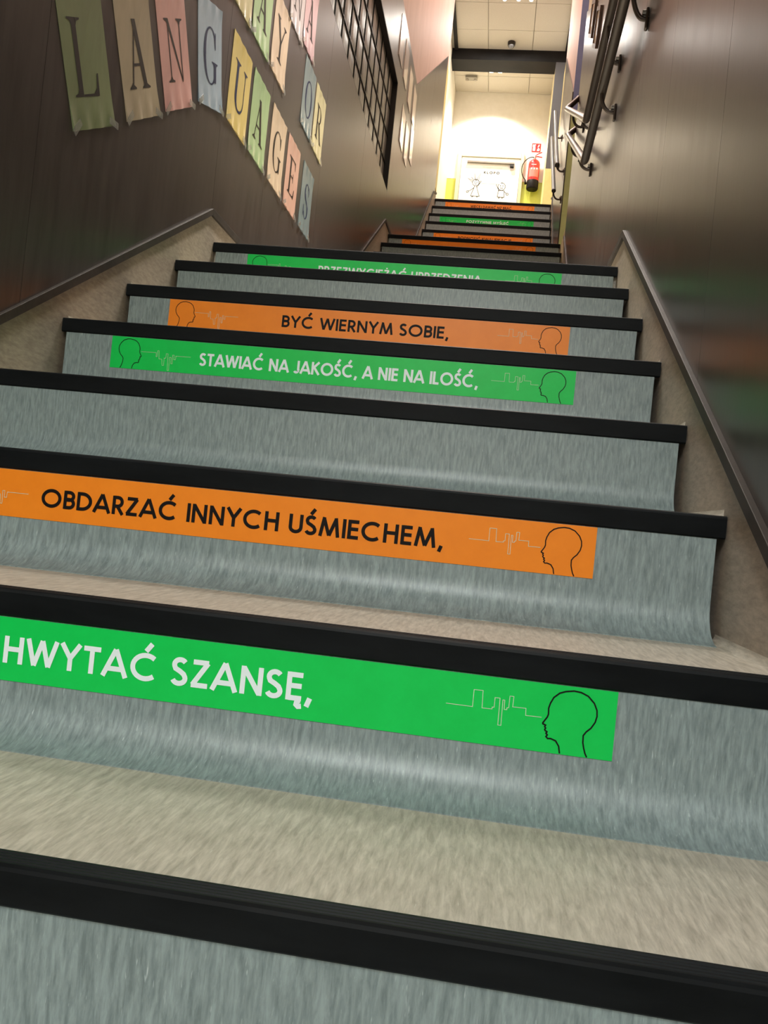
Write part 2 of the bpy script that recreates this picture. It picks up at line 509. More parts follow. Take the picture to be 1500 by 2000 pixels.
# ------------------------------------------------------------------ lettering (geometric sans built from strokes)
H = .088                                       # half stroke width for cap height 1
def arc(cx, cy, rx, ry, a0, a1, n=14):
    return [(cx + rx * cos(math.radians(a0 + (a1 - a0) * i / n)), cy + ry * sin(math.radians(a0 + (a1 - a0) * i / n))) for i in range(n + 1)]
def glyphs():
    t, b = 1 - H, H
    G = {}
    A = lambda w=.80: [[(.03, 0), (w / 2, 1.0)], [(w - .03, 0), (w / 2, 1.0)], [(.19, .29), (w - .19, .29)]]
    G['A'] = (.80, A())
    G['B'] = (.56, [[(H, 0), (H, 1)], [(H, t), (.28, t)] + arc(.28, t - .205, .20, .205, 90, -90, 10) + [(H, t - .41)],
                    [(H, b + .445), (.30, b + .445)] + arc(.30, b + .2225, .205, .2225, 90, -90, 10) + [(H, b)]])
    C = arc(.5, .5, .5 - H, .5 - H + .01, 48, 312, 22)
    G['C'] = (.90, [C])
    G['D'] = (.74, [[(H, 0), (H, 1)], [(H, t), (.26, t)] + arc(.26, .5, .41, .5 - H, 90, -90, 16) + [(H, b)]])
    G['E'] = (.52, [[(H, 0), (H, 1)], [(H, t), (.50, t)], [(H, .52), (.48, .52)], [(H, b), (.50, b)]])
    G['F'] = (.50, G['E'][1][:3])
    G['H'] = (.68, [[(H, 0), (H, 1)], [(.68 - H, 0), (.68 - H, 1)], [(H, .53), (.68 - H, .53)]])
    G['I'] = (.15, [[(H, 0), (H, 1)]])
    G['J'] = (.42, [[(.42 - H, 1), (.42 - H, .25)] + arc(.18, .25, .17, .18, 0, -150, 10)])
    G['K'] = (.66, [[(H, 0), (H, 1)], [(.60, 1), (.12, .50)], [(.22, .56), (.62, 0)]])
    G['L'] = (.48, [[(H, 0), (H, 1)], [(H, b), (.47, b)]])
    G['M'] = (.96, [[(.08, 0), (.22, 1)], [(.20, .97), (.48, .06)], [(.76, .97), (.48, .06)], [(.88, 0), (.74, 1)]])
    G['N'] = (.72, [[(H, 0), (H, 1)], [(.72 - H, 0), (.72 - H, 1)], [(.09, .96), (.63, .04)]])
    G['O'] = (1.0, [arc(.5, .5, .5 - H, .5 - H + .01, 0, 360, 32)])
    G['P'] = (.54, [[(H, 0), (H, 1)], [(H, t), (.27, t)] + arc(.27, t - .235, .20, .235, 90, -90, 10) + [(H, t - .47)]])
    G['R'] = (.58, G['P'][1] + [[(.25, .46), (.53, 0)]])
    G['S'] = (.54, [arc(.27, .745, .185, .185, 32, 200, 10) + [(.13, .60), (.27, .52), (.40, .42)] + arc(.26, .26, .20, .188, 35, -160, 12)])
    G['T'] = (.56, [[(.28, 0), (.28, 1)], [(0, t), (.56, t)]])
    G['U'] = (.66, [[(H, 1), (H, .34)] + arc(.33, .33, .33 - H, .33 - H, 180, 360, 14) + [(.66 - H, 1)]])
    G['W'] = (1.04, [[(.04, 1), (.28, .03)], [(.28, .03), (.52, .97)], [(.52, .97), (.76, .03)], [(.76, .03), (1.0, 1)]])
    G['Y'] = (.68, [[(.04, 1), (.34, .47)], [(.64, 1), (.34, .47)], [(.34, .50), (.34, 0)]])
    G['Z'] = (.58, [[(.05, t), (.54, t)], [(.52, t), (.07, b)], [(.03, b), (.55, b)]])
    G[','] = (.22, [[(.15, .14), (.06, -.17)]])
    G[' '] = (.26, [])
    ac = lambda x: [(x - .04, 1.07), (x + .14, 1.36)]
    G['\u0106'] = (.90, G['C'][1] + [ac(.52)])
    G['\u015a'] = (.54, G['S'][1] + [ac(.27)])
    G['\u017b'] = (.58, G['Z'][1] + [[(.30, 1.10), (.30, 1.25)]])
    G['\u0118'] = (.52, G['E'][1] + [[(.44, .03), (.37, -.06), (.36, -.13), (.42, -.19), (.52, -.17)]])
    G['\u00d3'] = (1.0, G['O'][1] + [ac(.5)])
    return G
GL = glyphs()

def strokes(mb, lines, half, tf, closed_tol=1e-4):
    """flat mitred ribbons; tf maps 2-D to 3-D"""
    for pts in lines:
        pts = [Vector(p) for p in pts]
        pts = [p for i, p in enumerate(pts) if i == 0 or (p - pts[i - 1]).length > 1e-5]
        closed = len(pts) > 3 and (pts[0] - pts[-1]).length < closed_tol
        if closed: pts = pts[:-1]
        n = len(pts)
        if n < 2: continue
        Ls, Rs = [], []
        for i in range(n):
            pa = pts[i - 1] if (i or closed) else None
            pb = pts[(i + 1) % n] if (i < n - 1 or closed) else None
            d1 = (pts[i] - pa).normalized() if pa is not None else None
            d2 = (pb - pts[i]).normalized() if pb is not None else None
            d1, d2 = d1 or d2, d2 or d1
            d = d1 + d2
            d = d.normalized() if d.length > 1e-4 else d1
            nn = Vector((-d.y, d.x))
            c = max(.45, nn.dot(Vector((-d1.y, d1.x))))
            Ls.append(pts[i] + nn * half / c)
            Rs.append(pts[i] - nn * half / c)
        mb.k = getattr(mb, 'k', 0) + 1
        dp = Vector((0, -.00007 * (mb.k % 5), 0))
        vs = [Vector(tf(p)) + dp for p in Ls] + [Vector(tf(p)) + dp for p in Rs]
        fs = [(i, i + 1, n + i + 1, n + i) for i in range(n - 1)]
        if closed: fs.append((n - 1, 0, n, 2 * n - 1))
        mb.add(vs, fs)

def text_lines(txt, x0, x1, base, cap, track=.09):
    tot = sum(GL[c][0] + track for c in txt) - track
    sx = (x1 - x0) / tot
    out, x = [], 0
    for c in txt:
        gw, ls = GL[c]
        for l in ls:
            out.append([(x0 + (x + px) * sx, base + py * cap) for px, py in l])
        x += gw + track
    return out

# ------------------------------------------------------------------ riser stickers
HEAD = [(1.0934, -.1022), (1.0919, -.095), (1.0883, -.0898), (1.0828, -.0881), (1.0799, -.0885), (1.078, -.0867), (1.0793, -.0848), (1.0777, -.0833), (1.0787, -.0817), (1.0766, -.0805), (1.0761, -.0796), (1.0769, -.078), (1.0758, -.0766), (1.0766, -.075), (1.0736, -.0739), (1.0735, -.073), (1.0775, -.0665), (1.0784, -.0634), (1.078, -.0573), (1.0792, -.0522), (1.0822, -.0456), (1.0878, -.0404), (1.0937, -.038), (1.102, -.0364), (1.1093, -.0370), (1.1168, -.0400), (1.1235, -.0465), (1.1268, -.0534), (1.1274, -.0595), (1.1261, -.0658), (1.1224, -.0724), (1.118, -.0767), (1.1155, -.0807), (1.1158, -.0881), (1.1173, -.094), (1.1189, -.0987), (1.121, -.1024)]
PULSE = [(.9721, -.0655), (.9999, -.0656), (.9999, -.0477), (1.0093, -.0476), (1.0099, -.0657), (1.0203, -.0655), (1.0203, -.0635), (1.0223, -.0635), (1.0223, -.0533), (1.0275, -.0533), (1.0278, -.0813), (1.031, -.0813), (1.0306, -.0547), (1.0325, -.0547), (1.0328, -.0644), (1.0355, -.0643), (1.0356, -.0623), (1.0373, -.0621), (1.0375, -.0498), (1.0415, -.0498), (1.0413, -.0606), (1.055, -.0604), (1.0553, -.0677), (1.0717, -.0675)]
LPULSE = [(.1935, -.0629), (.2286, -.0629), (.2291, -.0716), (.2315, -.0715), (.2316, -.0580), (.2348, -.0580), (.236, -.0760), (.2429, -.0765), (.2448, -.0900), (.2483, -.0900), (.2482, -.0732), (.2518, -.0735), (.2521, -.0632), (.2561, -.0633), (.2577, -.1003), (.2609, -.1003), (.2605, -.0709), (.264, -.0709), (.2648, -.0848), (.2679, -.0848), (.2672, -.0655), (.2706, -.0655), (.2707, -.0752), (.2744, -.0753), (.2748, -.0672), (.309, -.067)]
LHEAD = [(.1675 - (x - 1.1005), z) for x, z in HEAD]

def sticker(y, z, colour, txt, span, label, x0=.1225, x1=1.1465, left=True, dx=0.0, cap=.0275):
    yb, yf = y + .0039, y + .0032
    top, bot = z - .0322, z - .1032
    x0, x1 = x0 + dx, x1 + dx
    o = MB().box((x0, yf, bot), (x1, yb, top)).obj('riser_sticker', M['s_' + colour], label=label, category='sticker', group='motto stickers on the stair risers')
    ink = M['ink_white' if colour == 'green' else 'ink_black']
    tf = lambda p: (p[0] + dx, yf - .0004, z + p[1])
    if txt:
        m = MB()
        strokes(m, text_lines(txt, span[0], span[1], -.0835, cap), cap * .092, tf)
        m.obj('lettering', ink, o, label=('white' if colour == 'green' else 'black') + ' capital lettering')
    for L in ([HEAD, LHEAD] if left else [HEAD]):
        m = MB()
        strokes(m, [L], .00078, tf)
        m.obj('head_outline', M['ink_black'], o)
    for L in ([PULSE, LPULSE] if left else [PULSE]):
        m = MB()
        strokes(m, [L], .00032, tf)
        m.obj('pulse_line', M['ink_pale'], o)
    return o
i1 = {k: S1[k + 3] for k in range(-3, 8)}
sticker(*i1[1], 'green', 'CHWYTA\u0106 SZANS\u0118,', (.4720 - (.829 - .4720) / (sum(GL[c][0] + .09 for c in 'HWYTA\u0106 SZANS\u0118,') - .09) * .99, .829), 'green sticker with white words CHWYTAĆ SZANSĘ on the riser nearest the camera', cap=.0303)
sticker(*i1[2], 'orange', 'OBDARZA\u0106 INNYCH U\u015aMIECHEM,', (.3300, .9365), 'bright orange sticker with black words OBDARZAĆ INNYCH UŚMIECHEM')
sticker(*i1[4], 'green', 'STAWIA\u0106 NA JAKO\u015a\u0106, A NIE NA ILO\u015a\u0106,', (.3300, .9450), 'green sticker with white words STAWIAĆ NA JAKOŚĆ, A NIE NA ILOŚĆ')
sticker(*i1[5], 'orange', 'BY\u0106 WIERNYM SOBIE,', (.4245, .8520), 'orange sticker with black words BYĆ WIERNYM SOBIE on a riser', cap=.0300)
sticker(*i1[7], 'green', 'PRZEZWYCI\u0118\u017bA\u0106 UPRZEDZENIA', (.3640, .8960), 'green sticker with PRZEZWYCIĘŻAĆ UPRZEDZENIA half hidden under the top nosing of the nearest flight')
sticker(*S2[7], 'orange', None, None, 'shaded orange sticker on the top riser of the middle flight', dx=-.008)
sticker(*S3[8], 'orange', 'WI\u0118CEJ DAWA\u0106 NI\u017b BRA\u0106', (.418, .888), 'orange sticker on the topmost riser just below the white door', dx=.004)
sticker(*S3[6], 'green', 'POZYTYWNIE MY\u015aLE\u0106', (.417, .880), 'dark green sticker with POZYTYWNIE MYŚLEĆ on the uppermost flight', dx=.004)
sticker(*S3[4], 'orange', 'PODNOSI\u0106 KWALIFIKACJE,', (.378, .941), 'orange sticker low on the uppermost flight, its words half hidden', dx=.004)

# ------------------------------------------------------------------ poster letters (high-contrast serif capitals)
def stem(x0, x1, y0=0, y1=1, top=(0, 0), bot=(0, 0)):
    """list of polygons: bar with bracketed serifs; top/bot = (left, right) overhang"""
    P = [[(x0, y0), (x1, y0), (x1, y1), (x0, y1)]]
    for (l, r), y, s in ((bot, y0, 1), (top, y1, -1)):
        if l: P.append([(x0 - l, y), (x0, y), (x0, y + s * .10), (x0 - l * .25, y + s * .045), (x0 - l, y + s * .022)])
        if r: P.append([(x1 + r, y), (x1, y), (x1, y + s * .10), (x1 + r * .25, y + s * .045), (x1 + r, y + s * .022)])
    return P
def diag(xa, ya, xb, yb, wdt):
    return [[(xa - wdt / 2, ya), (xa + wdt / 2, ya), (xb + wdt / 2, yb), (xb - wdt / 2, yb)]]
def foot(x, y, l, r, s=1):
    return [[(x - l, y), (x + r, y), (x + r, y + s * .022), (x + r * .35, y + s * .06), (x, y + s * .10), (x - l * .35, y + s * .06), (x - l, y + s * .022)]]
def bowl(cx, cy, rx, ry, a0, a1, wmax, wmin, n=26):
    """arc thick at the sides, thin at top and bottom"""
    out = []
    for i in range(n):
        q = []
        for a in (a0 + (a1 - a0) * i / n, a0 + (a1 - a0) * (i + 1) / n):
            t = math.radians(a)
            wd = wmin + (wmax - wmin) * abs(cos(t)) ** 1.5
            q.append(((cx + rx * cos(t), cy + ry * sin(t)), (cx + (rx - wd) * cos(t), cy + (ry - wd * .8) * sin(t))))
        out.append([q[0][0], q[1][0], q[1][1], q[0][1]])
    return out
def letter_polys(c):
    if c == 'L': return stem(.16, .31, top=(.14, .14), bot=(.14, 0)) + [[(.31, 0), (.88, 0), (.90, .30), (.86, .30), (.80, .10), (.68, .035), (.31, .03)]]
    if c == 'A': return diag(.16, 0, .47, 1, .05) + diag(.76, 0, .44, 1, .16) + [[(.25, .33), (.66, .33), (.67, .37), (.26, .37)]] + foot(.16, 0, .14, .14) + foot(.77, 0, .18, .18)
    if c == 'N': return stem(.18, .225, bot=(.14, .14)) + stem(.80, .845, y0=.02, top=(.14, .14)) + [[(.02, 1), (.24, 1), (.845, 0), (.80, -.02), (.16, .94), (.02, .978)]]
    if c == 'G': return bowl(.50, .5, .46, .52, 48, 322, .15, .03) + stem(.72, .86, y0=.05, y1=.42, top=(.14, .10)) + [[(.79, .66), (.83, .66), (.83, .97), (.80, .97), (.76, .86), (.72, .84)]]
    if c == 'U': return stem(.14, .29, y0=.30, top=(.14, .12)) + stem(.80, .84, y0=.30, top=(.13, .12)) + \
        [[(.49 + .35 * cos(math.radians(a)), .30 - .32 * sin(math.radians(180 - a)) * 1.0), (.49 + .35 * cos(math.radians(a + 10)), .30 - .32 * sin(math.radians(180 - a - 10))),
          (.49 + (.35 - (.15 if a + 10 > 150 else .05 + .1 * max(0, (a + 10 - 60) / 90))) * cos(math.radians(a + 10)), .30 - (.28 - .02) * sin(math.radians(180 - a - 10))),
          (.49 + (.35 - (.15 if a > 150 else .05 + .1 * max(0, (a - 60) / 90))) * cos(math.radians(a)), .30 - (.28 - .02) * sin(math.radians(180 - a)))] for a in range(0, 180, 10)]
    if c == 'E': return stem(.18, .33, top=(.14, 0), bot=(.14, 0)) + [[(.33, 0), (.84, 0), (.88, .26), (.84, .26), (.76, .08), (.66, .035), (.33, .03)], [(.33, 1), (.80, 1), (.82, .78), (.79, .78), (.74, .92), (.64, .965), (.33, .97)],
                                                                                     [(.33, .49), (.60, .49), (.60, .525), (.33, .525)], [(.60, .38), (.64, .38), (.64, .64), (.60, .64), (.57, .51)]]
    if c == 'S': return bowl(.50, .74, .29, .28, 40, 200, .11, .03) + [[(.22, .66), (.34, .70), (.42, .60), (.80, .36), (.72, .20), (.62, .40), (.30, .56)]] + bowl(.49, .27, .32, .29, 30, -150, .12, .03) + [[(.17, 0), (.20, 0), (.24, .14), (.21, .33), (.17, .33)], [(.74, .72), (.78, .72), (.78, 1.0), (.75, 1.0), (.71, .88)]]
    if c == 'O': return bowl(.5, .5, .46, .52, 0, 360, .15, .03, 40)
    if c == 'D': return stem(.14, .29, top=(.12, 0), bot=(.12, 0)) + bowl(.36, .5, .54, .5, 90, -90, .16, .03) + [[(.29, 0), (.37, 0), (.37, .03), (.29, .03)], [(.29, 1), (.37, 1), (.37, .97), (.29, .97)]]
    if c == 'Y': return stem(.42, .57, y1=.48, bot=(.16, .16)) + [[(.03, 1), (.21, 1), (.57, .46), (.42, .46)], [(.83, 1), (.88, 1), (.55, .46), (.50, .50)]] + foot(.12, 1, .12, .18, -1) + foot(.85, 1, .16, .12, -1)
    if c == 'R': return stem(.16, .31, top=(.13, 0), bot=(.13, .13)) + bowl(.42, .75, .32, .25, 90, -90, .14, .03) + [[(.31, 1), (.43, 1), (.43, .97), (.31, .97)], [(.31, .50), (.43, .50), (.43, .53), (.31, .53)], [(.42, .52), (.58, .52), (.92, 0), (.76, 0)]] + foot(.86, 0, .05, .12)
    return []

PW, PH = .210, .297
def poster(bl, ang, colour, letter, label, ink='ink_brown', loff=(.040, .070), lsize=(.135, .155)):
    y0, z0 = bl
    a = math.radians(ang)
    def P(u, v, x):
        return (x, y0 + u * cos(a) - v * sin(a), z0 + u * sin(a) + v * cos(a))
    seed = random.random() * 6
    def disp(u, v):
        k = max(0, (.066 - v) / .066) + .6 * max(0, (v - .255) / .042)
        return .0012 + .0050 * k * (.5 + .5 * sin(seed + u * 95)) + .0006 * max(0, sin(seed * 3 + v * 40 + u * 18)) * (1 if k == 0 else 0) * 0
    nu, nv = 12, 16
    vs, fs = [], []
    for j in range(nv + 1):
        for i in range(nu + 1):
            u, v = PW * i / nu, PH * j / nv
            vs.append(P(u, v, disp(u, v)))
    for j in range(nv):
        for i in range(nu):
            q = j * (nu + 1) + i
            fs.append((q, q + 1, q + nu + 2, q + nu + 1))
    n = len(vs)
    vs += [(0.0006, p[1], p[2]) for p in vs]
    fs += [tuple(n + k for k in f[::-1]) for f in fs]
    rim = [j for j in range(nu + 1)] + [j * (nu + 1) + nu for j in range(1, nv + 1)] + [nv * (nu + 1) + i for i in range(nu - 1, -1, -1)] + [j * (nu + 1) for j in range(nv - 1, 0, -1)]
    fs += [(rim[i], rim[(i + 1) % len(rim)], n + rim[(i + 1) % len(rim)], n + rim[i]) for i in range(len(rim))]
    if colour not in PAP: PAP[colour] = paper('letter sheet ' + colour, PC[colour])
    o = MB().add(vs, fs).obj('letter_poster', PAP[colour], smooth=True, label=label, category='poster', group='letter posters on the left wall')
    m = MB()
    dk = 0
    for pl in letter_polys(letter):
        dk += 1
        m.add([P(loff[0] + p[0] * lsize[0], loff[1] + p[1] * lsize[1], .0018 + .00007 * (dk % 7)) for p in pl], [tuple(range(len(pl)))])
    m.obj('letter', M[ink], o)
    # clear sticky tape over two corners
    for (u, v, r) in ((.012, .008, .5), (PW - .014, .006, -.4)):
        c = []
        for (du, dv) in ((-.022, -.008), (.022, -.008), (.022, .008), (-.022, .008)):
            c.append(P(u + du * cos(r) - dv * sin(r), v + du * sin(r) + dv * cos(r), .0078))
        c2 = [(.0070, p[1], p[2]) for p in c]
        MB().add(c + c2, [(0, 1, 2, 3), (7, 6, 5, 4), (0, 4, 5, 1), (1, 5, 6, 2), (2, 6, 7, 3), (3, 7, 4, 0)]).obj('tape', M['tape'], o)
    return o
PAP = {}
PC = {'olive': (.25, .29, .15), 'tan': (.52, .42, .29), 'pink': (.78, .42, .38), 'light blue': (.42, .52, .62), 'yellow': (.80, .62, .22), 'green': (.42, .58, .30), 'peach': (.74, .56, .40),
      'salmon': (.72, .42, .33), 'slate': (.21, .27, .28), 'lilac': (.50, .44, .44), 'rose': (.52, .32, .34), 'straw': (.66, .58, .32)}
M['tape'] = mat('clear tape', (.8, .8, .75), .12, .6, trans=.85)
poster((1.152, 1.070), 29.0, 'olive', 'L', 'dim olive sheet with the letter L, leftmost of the poster word', 'ink_brown', (.030, .067))
poster((1.396, 1.211), 30.5, 'tan', 'A', 'tan sheet with the letter A between the olive L and the pink N')
poster((1.614, 1.346), 30.5, 'pink', 'N', 'pink sheet with a large letter N on the left wall')
poster((1.833, 1.488), 17.0, 'light blue', 'G', 'pale blue sheet with the letter G, slightly tilted', 'ink_blue')
poster((2.077, 1.561), 0, 'yellow', 'U', 'yellow sheet with the letter U on the left wall', 'ink_blue')
poster((2.320, 1.567), 0, 'green', 'A', 'light green sheet with the letter A beside the yellow U')
poster((2.583, 1.573), 0, 'peach', 'G', 'peach sheet with the letter G between the green A and the salmon E')
poster((2.840, 1.577), 0, 'salmon', 'E', 'salmon pink sheet with the letter E, second from the end of the word')
poster((3.122, 1.583), 0, 'slate', 'S', 'slate blue sheet with the letter S, last and lowest of the poster word', 'ink_blue')
poster((2.014, 1.938), 2, 'straw', 'D', 'yellow sheet cut by the top edge, above the yellow U', lsize=(.135, .15))
poster((2.240, 1.951), 1, 'green', 'A', 'upper green sheet with the letter A left of the peach Y')
poster((2.482, 1.963), 0, 'peach', 'Y', 'peach sheet with the letter Y in the upper row')
poster((2.980, 1.992), 0, 'slate', 'O', 'grey blue sheet with a faint letter O, in the upper row', 'ink_blue')
poster((3.214, 1.992), 0, 'straw', 'R', 'yellowish sheet with a faint letter at the right end of the upper row')
poster((2.668, 2.268), 0, 'lilac', 'N', 'greyish lilac sheet at the top edge above the peach Y')
poster((2.890, 2.300), 2, 'rose', 'A', 'dusky rose sheet at the top edge left of the block window')

# plain white sheets further up the left wall
def sheet(y, z, label, tilt=0):
    a = math.radians(tilt)
    vs = []
    for x in (.0006, .003):
        for (u, v) in ((0, 0), (PW, 0), (PW, PH), (0, PH)):
            vs.append((x + (.004 if (x > .002 and v == 0 and u == 0) else 0), y + u * cos(a) - v * sin(a), z + u * sin(a) + v * cos(a)))
    return MB().add(vs, [(0, 1, 2, 3), (7, 6, 5, 4), (0, 4, 5, 1), (1, 5, 6, 2), (2, 6, 7, 3), (3, 7, 4, 0)]).obj('paper_sheet', M['paper'], label=label, category='paper', group='white sheets beyond the block window')
sheet(5.10 + .52, 4.04, 'white sheet at the top edge beyond the block window', 0) if False else None
for y, z, t, l in ((5.78 - .34, 3.695, 1, 'white sheet nearest the block window in the upper row'),
                   (5.755, 3.695, 0, 'second white sheet from the block window in the upper row'),
                   (6.105, 3.683, 1, 'third white sheet from the block window in the upper row'),
                   (6.44, 3.700, 2, 'farthest white sheet in the upper row, near the wall corner'),
                   (5.885, 3.262, -2, 'lower white sheet nearest the block window'),
                   (6.195, 3.262, 3, 'middle one of the lower white sheets'),
                   (6.52, 3.40, 6, 'farthest of the lower white sheets')):
    sheet(y, z, l, t)

# ------------------------------------------------------------------ block window in the left wall
win = thing('window_1', (-.05, (WY0 + WY1) / 2, WZ0), 'glass block window in a black frame high on the left wall', None, kind='structure')
D = .036
fr = MB()
fr.box((-.19, WY0, WZ0), (-.0005, WY0 + .012, WZ1)).box((-.19, WY1 - .012, WZ0), (-.0005, WY1, WZ1))
fr.box((-.19, WY0 + .012, WZ0), (-.0005, WY1 - .012, WZ0 + .008)).box((-.19, WY0 + .012, WZ1 - .008), (-.0005, WY1 - .012, WZ1))
fr.obj('window_frame', M['black'], win)
ny, nz = 15, 4
cy, cz = (WY1 - WY0 - .024) / ny, (WZ1 - WZ0 - .016) / nz
for j in range(1, nz):
    box('bar', (-D - .03, WY0 + .012, WZ0 + .008 + j * cz - .0028), (-D + .003, WY1 - .012, WZ0 + .008 + j * cz + .0028), M['black'], win)
for i in range(1, ny):
    box('bar', (-D - .03, WY0 + .012 + i * cy - .0028, WZ0 + .008), (-D + .002, WY0 + .012 + i * cy + .0028, WZ1 - .008), M['black'], win)
blk = None
for j in range(nz):
    for i in range(ny):
        y, z = WY0 + .012 + i * cy, WZ0 + .008 + j * cz
        if blk is None:
            # pillow-faced block
            n = 5
            vs, fs = [], []
            for b_ in range(n + 1):
                for a_ in range(n + 1):
                    u, v = a_ / n, b_ / n
                    e = min(u, 1 - u, v, 1 - v)
                    vs.append((-D - .005 + .005 * min(1, e / .15), y + .003 + u * (cy - .006), z + .003 + v * (cz - .006)))
            for b_ in range(n):
                for a_ in range(n):
                    q = b_ * (n + 1) + a_
                    fs.append((q, q + 1, q + n + 2, q + n + 1))
            m = MB().add(vs, fs)
            m.box((-D - .07, y + .003, z + .003), (-D - .0055, y + cy - .003, z + cz - .003))
            blk = m.obj('glass_block', M['glass'], win, smooth=True)
            b0 = Vector(blk.location)
            o0 = (y, z)
        else:
            o = blk.copy()
            COL.objects.link(o)
            o.parent = win
            o.location = b0 + Vector((0, y - o0[0], z - o0[1]))
box('backing', (-.19, WY0 + .012, WZ0 + .008), (-D - .075, WY1 - .012, WZ1 - .008), M['beam'], win)

# ------------------------------------------------------------------ handrails
def bracket(root, y, zr, xr, xwall, zp, s=1.0):
    """curved arm from under the rail down to a flange on the wall"""
    drop = zr - zp
    r = min(.045, xwall - xr - .012)
    pts = [(xr, y, zr - .012)]
    for i in range(11):
        a = pi / 2 * i / 10
        pts.append((xr + r * (1 - cos(a)), y, zr - .02 - (drop - .02) * sin(a)))
    pts.append((xwall - .001, y, zp))
    b = MB().tube(pts, .0075 * s, 10).obj('bracket', M['rail'], root, smooth=True)
    MB().box((xwall - .010, y - .011, zp - .032), (xwall - .0005, y + .011, zp + .032)).obj('flange', M['rail'], b, bevel=.004)
    MB().tube([(xwall - .020, y, zp + .018), (xwall - .009, y, zp + .018)], .009, 10).obj('bolt', M['chrome'], b)
def rail(pts, rad, label, br, xw, group, s=1.0):
    root = thing('handrail', pts[0], label, 'handrail', group)
    path = [Vector(p) for p in pts]
    # round the corners
    out = [path[0]]
    for i in range(1, len(path) - 1):
        p, a, b = path[i], path[i - 1], path[i + 1]
        d = min(.06, (a - p).length * .4, (b - p).length * .4)
        A_, B_ = p + (a - p).normalized() * d, p + (b - p).normalized() * d
        for k in range(7):
            t = k / 6
            out.append(A_ * (1 - t) ** 2 + p * 2 * t * (1 - t) + B_ * t * t)
    out.append(path[-1])
    MB().tube(out, rad, 18).obj('rail', M['rail'], root, smooth=True)
    for e in (0, -1):
        d = (out[e] - out[1 if e == 0 else -2]).normalized()
        m = MB().tube([out[e] - d * .001, out[e] + d * .003, out[e] + d * .009, out[e] + d * .012], rad, 18, rr=[rad * 1.01, rad, rad * .8, rad * .4])
        m.obj('end_cap', M['black'], root, smooth=True)
    for y, zp in br:
        for a, b in zip(path, path[1:]):
            if a.y <= y <= b.y:
                t = (y - a.y) / (b.y - a.y)
                zr = a.z + (b.z - a.z) * t
                bracket(root, y, zr, a.x + (b.x - a.x) * t, xw, zp or zr - .085, s)
    return root
XH = 1.258
RG = 'handrails on the right wall of the two lower flights'
rail([(XH, 1.05, 1.42), (XH, 1.80, 2.025), (XH, 3.20, 1.968), (XH + .008, 5.20, 3.035), (W - .002, 5.236, 3.095)], .0185, 'lower dark bronze handrail, nearer the wall panels, along the first landing', ((1.40, None), (1.95, 1.845), (2.63, 1.905), (3.54, 2.08), (4.5, None)), W, RG)
rail([(XH, 1.05, 1.71), (XH, 1.80, 2.275), (XH, 3.34, 2.225), (XH - .016, 5.20, 3.215), (W - .002, 5.236, 3.310)], .0185, 'upper dark bronze handrail running beside and above the lower one', ((2.63, 2.092), (3.55, 2.285), (4.39, 2.70)), W, RG)
RG3 = 'handrails beside the uppermost flight'
rail([(1.262, 6.50, 3.40), (1.262, 6.80, 3.60), (1.262, 8.60, 4.90)], .0185, 'shiny upper handrail on the right of the uppermost flight', ((6.62, None), (7.8, None)), 1.3355, RG3)
rail([(1.262, 6.70, 3.26), (1.262, 8.86, 4.74)], .0185, 'shiny lower handrail on the right of the uppermost flight', ((6.74, None), (7.9, None)), 1.3355, RG3)

# ------------------------------------------------------------------ framed pictures on the right wall
def picture(y, z, wd, ht, tilt, label):
    a = math.radians(tilt)
    def P(x, u, v): return (x, y + u * cos(a) - v * sin(a), z + u * sin(a) + v * cos(a))
    xw = W - .0004
    def slabp(m, u0, u1, v0, v1, xa, xb):
        vs = [P(x, u, v) for x in (xa, xb) for (u, v) in ((u0, v0), (u1, v0), (u1, v1), (u0, v1))]
        m.add(vs, [(0, 1, 2, 3), (7, 6, 5, 4), (0, 4, 5, 1), (1, 5, 6, 2), (2, 6, 7, 3), (3, 7, 4, 0)])
    f = .022
    m = MB()
    slabp(m, 0, wd, 0, f, xw - .014, xw); slabp(m, 0, wd, ht - f, ht, xw - .014, xw)
    slabp(m, 0, f, f, ht - f, xw - .014, xw); slabp(m, wd - f, wd, f, ht - f, xw - .014, xw)
    o = m.obj('picture_frame', M['wood'], label=label, category='picture', group='small framed pictures on the right wall')
    m = MB(); slabp(m, f, wd - f, f, ht - f, xw - .008, xw)
    m.obj('mount', M['mount'], o)
    m = MB(); slabp(m, wd * .35, wd * .65, ht * .3, ht * .7, xw - .0085, xw - .008)
    m.obj('picture_panel', M['wood'], o)
    return o
M['wood'] = grain(mat('brown frame', (.09, .035, .018), .4), (30, 4, 30), (.07, .028, .015), (.12, .05, .025), .05, .001)
M['mount'] = mat('tan mount', (.62, .46, .28), .6)
picture(4.385, 3.225, .35, .20, 31, 'small brown framed picture farther up the right wall')
picture(3.93, 2.90, .30, .20, 31, 'small brown framed picture just left of the upper handrail')

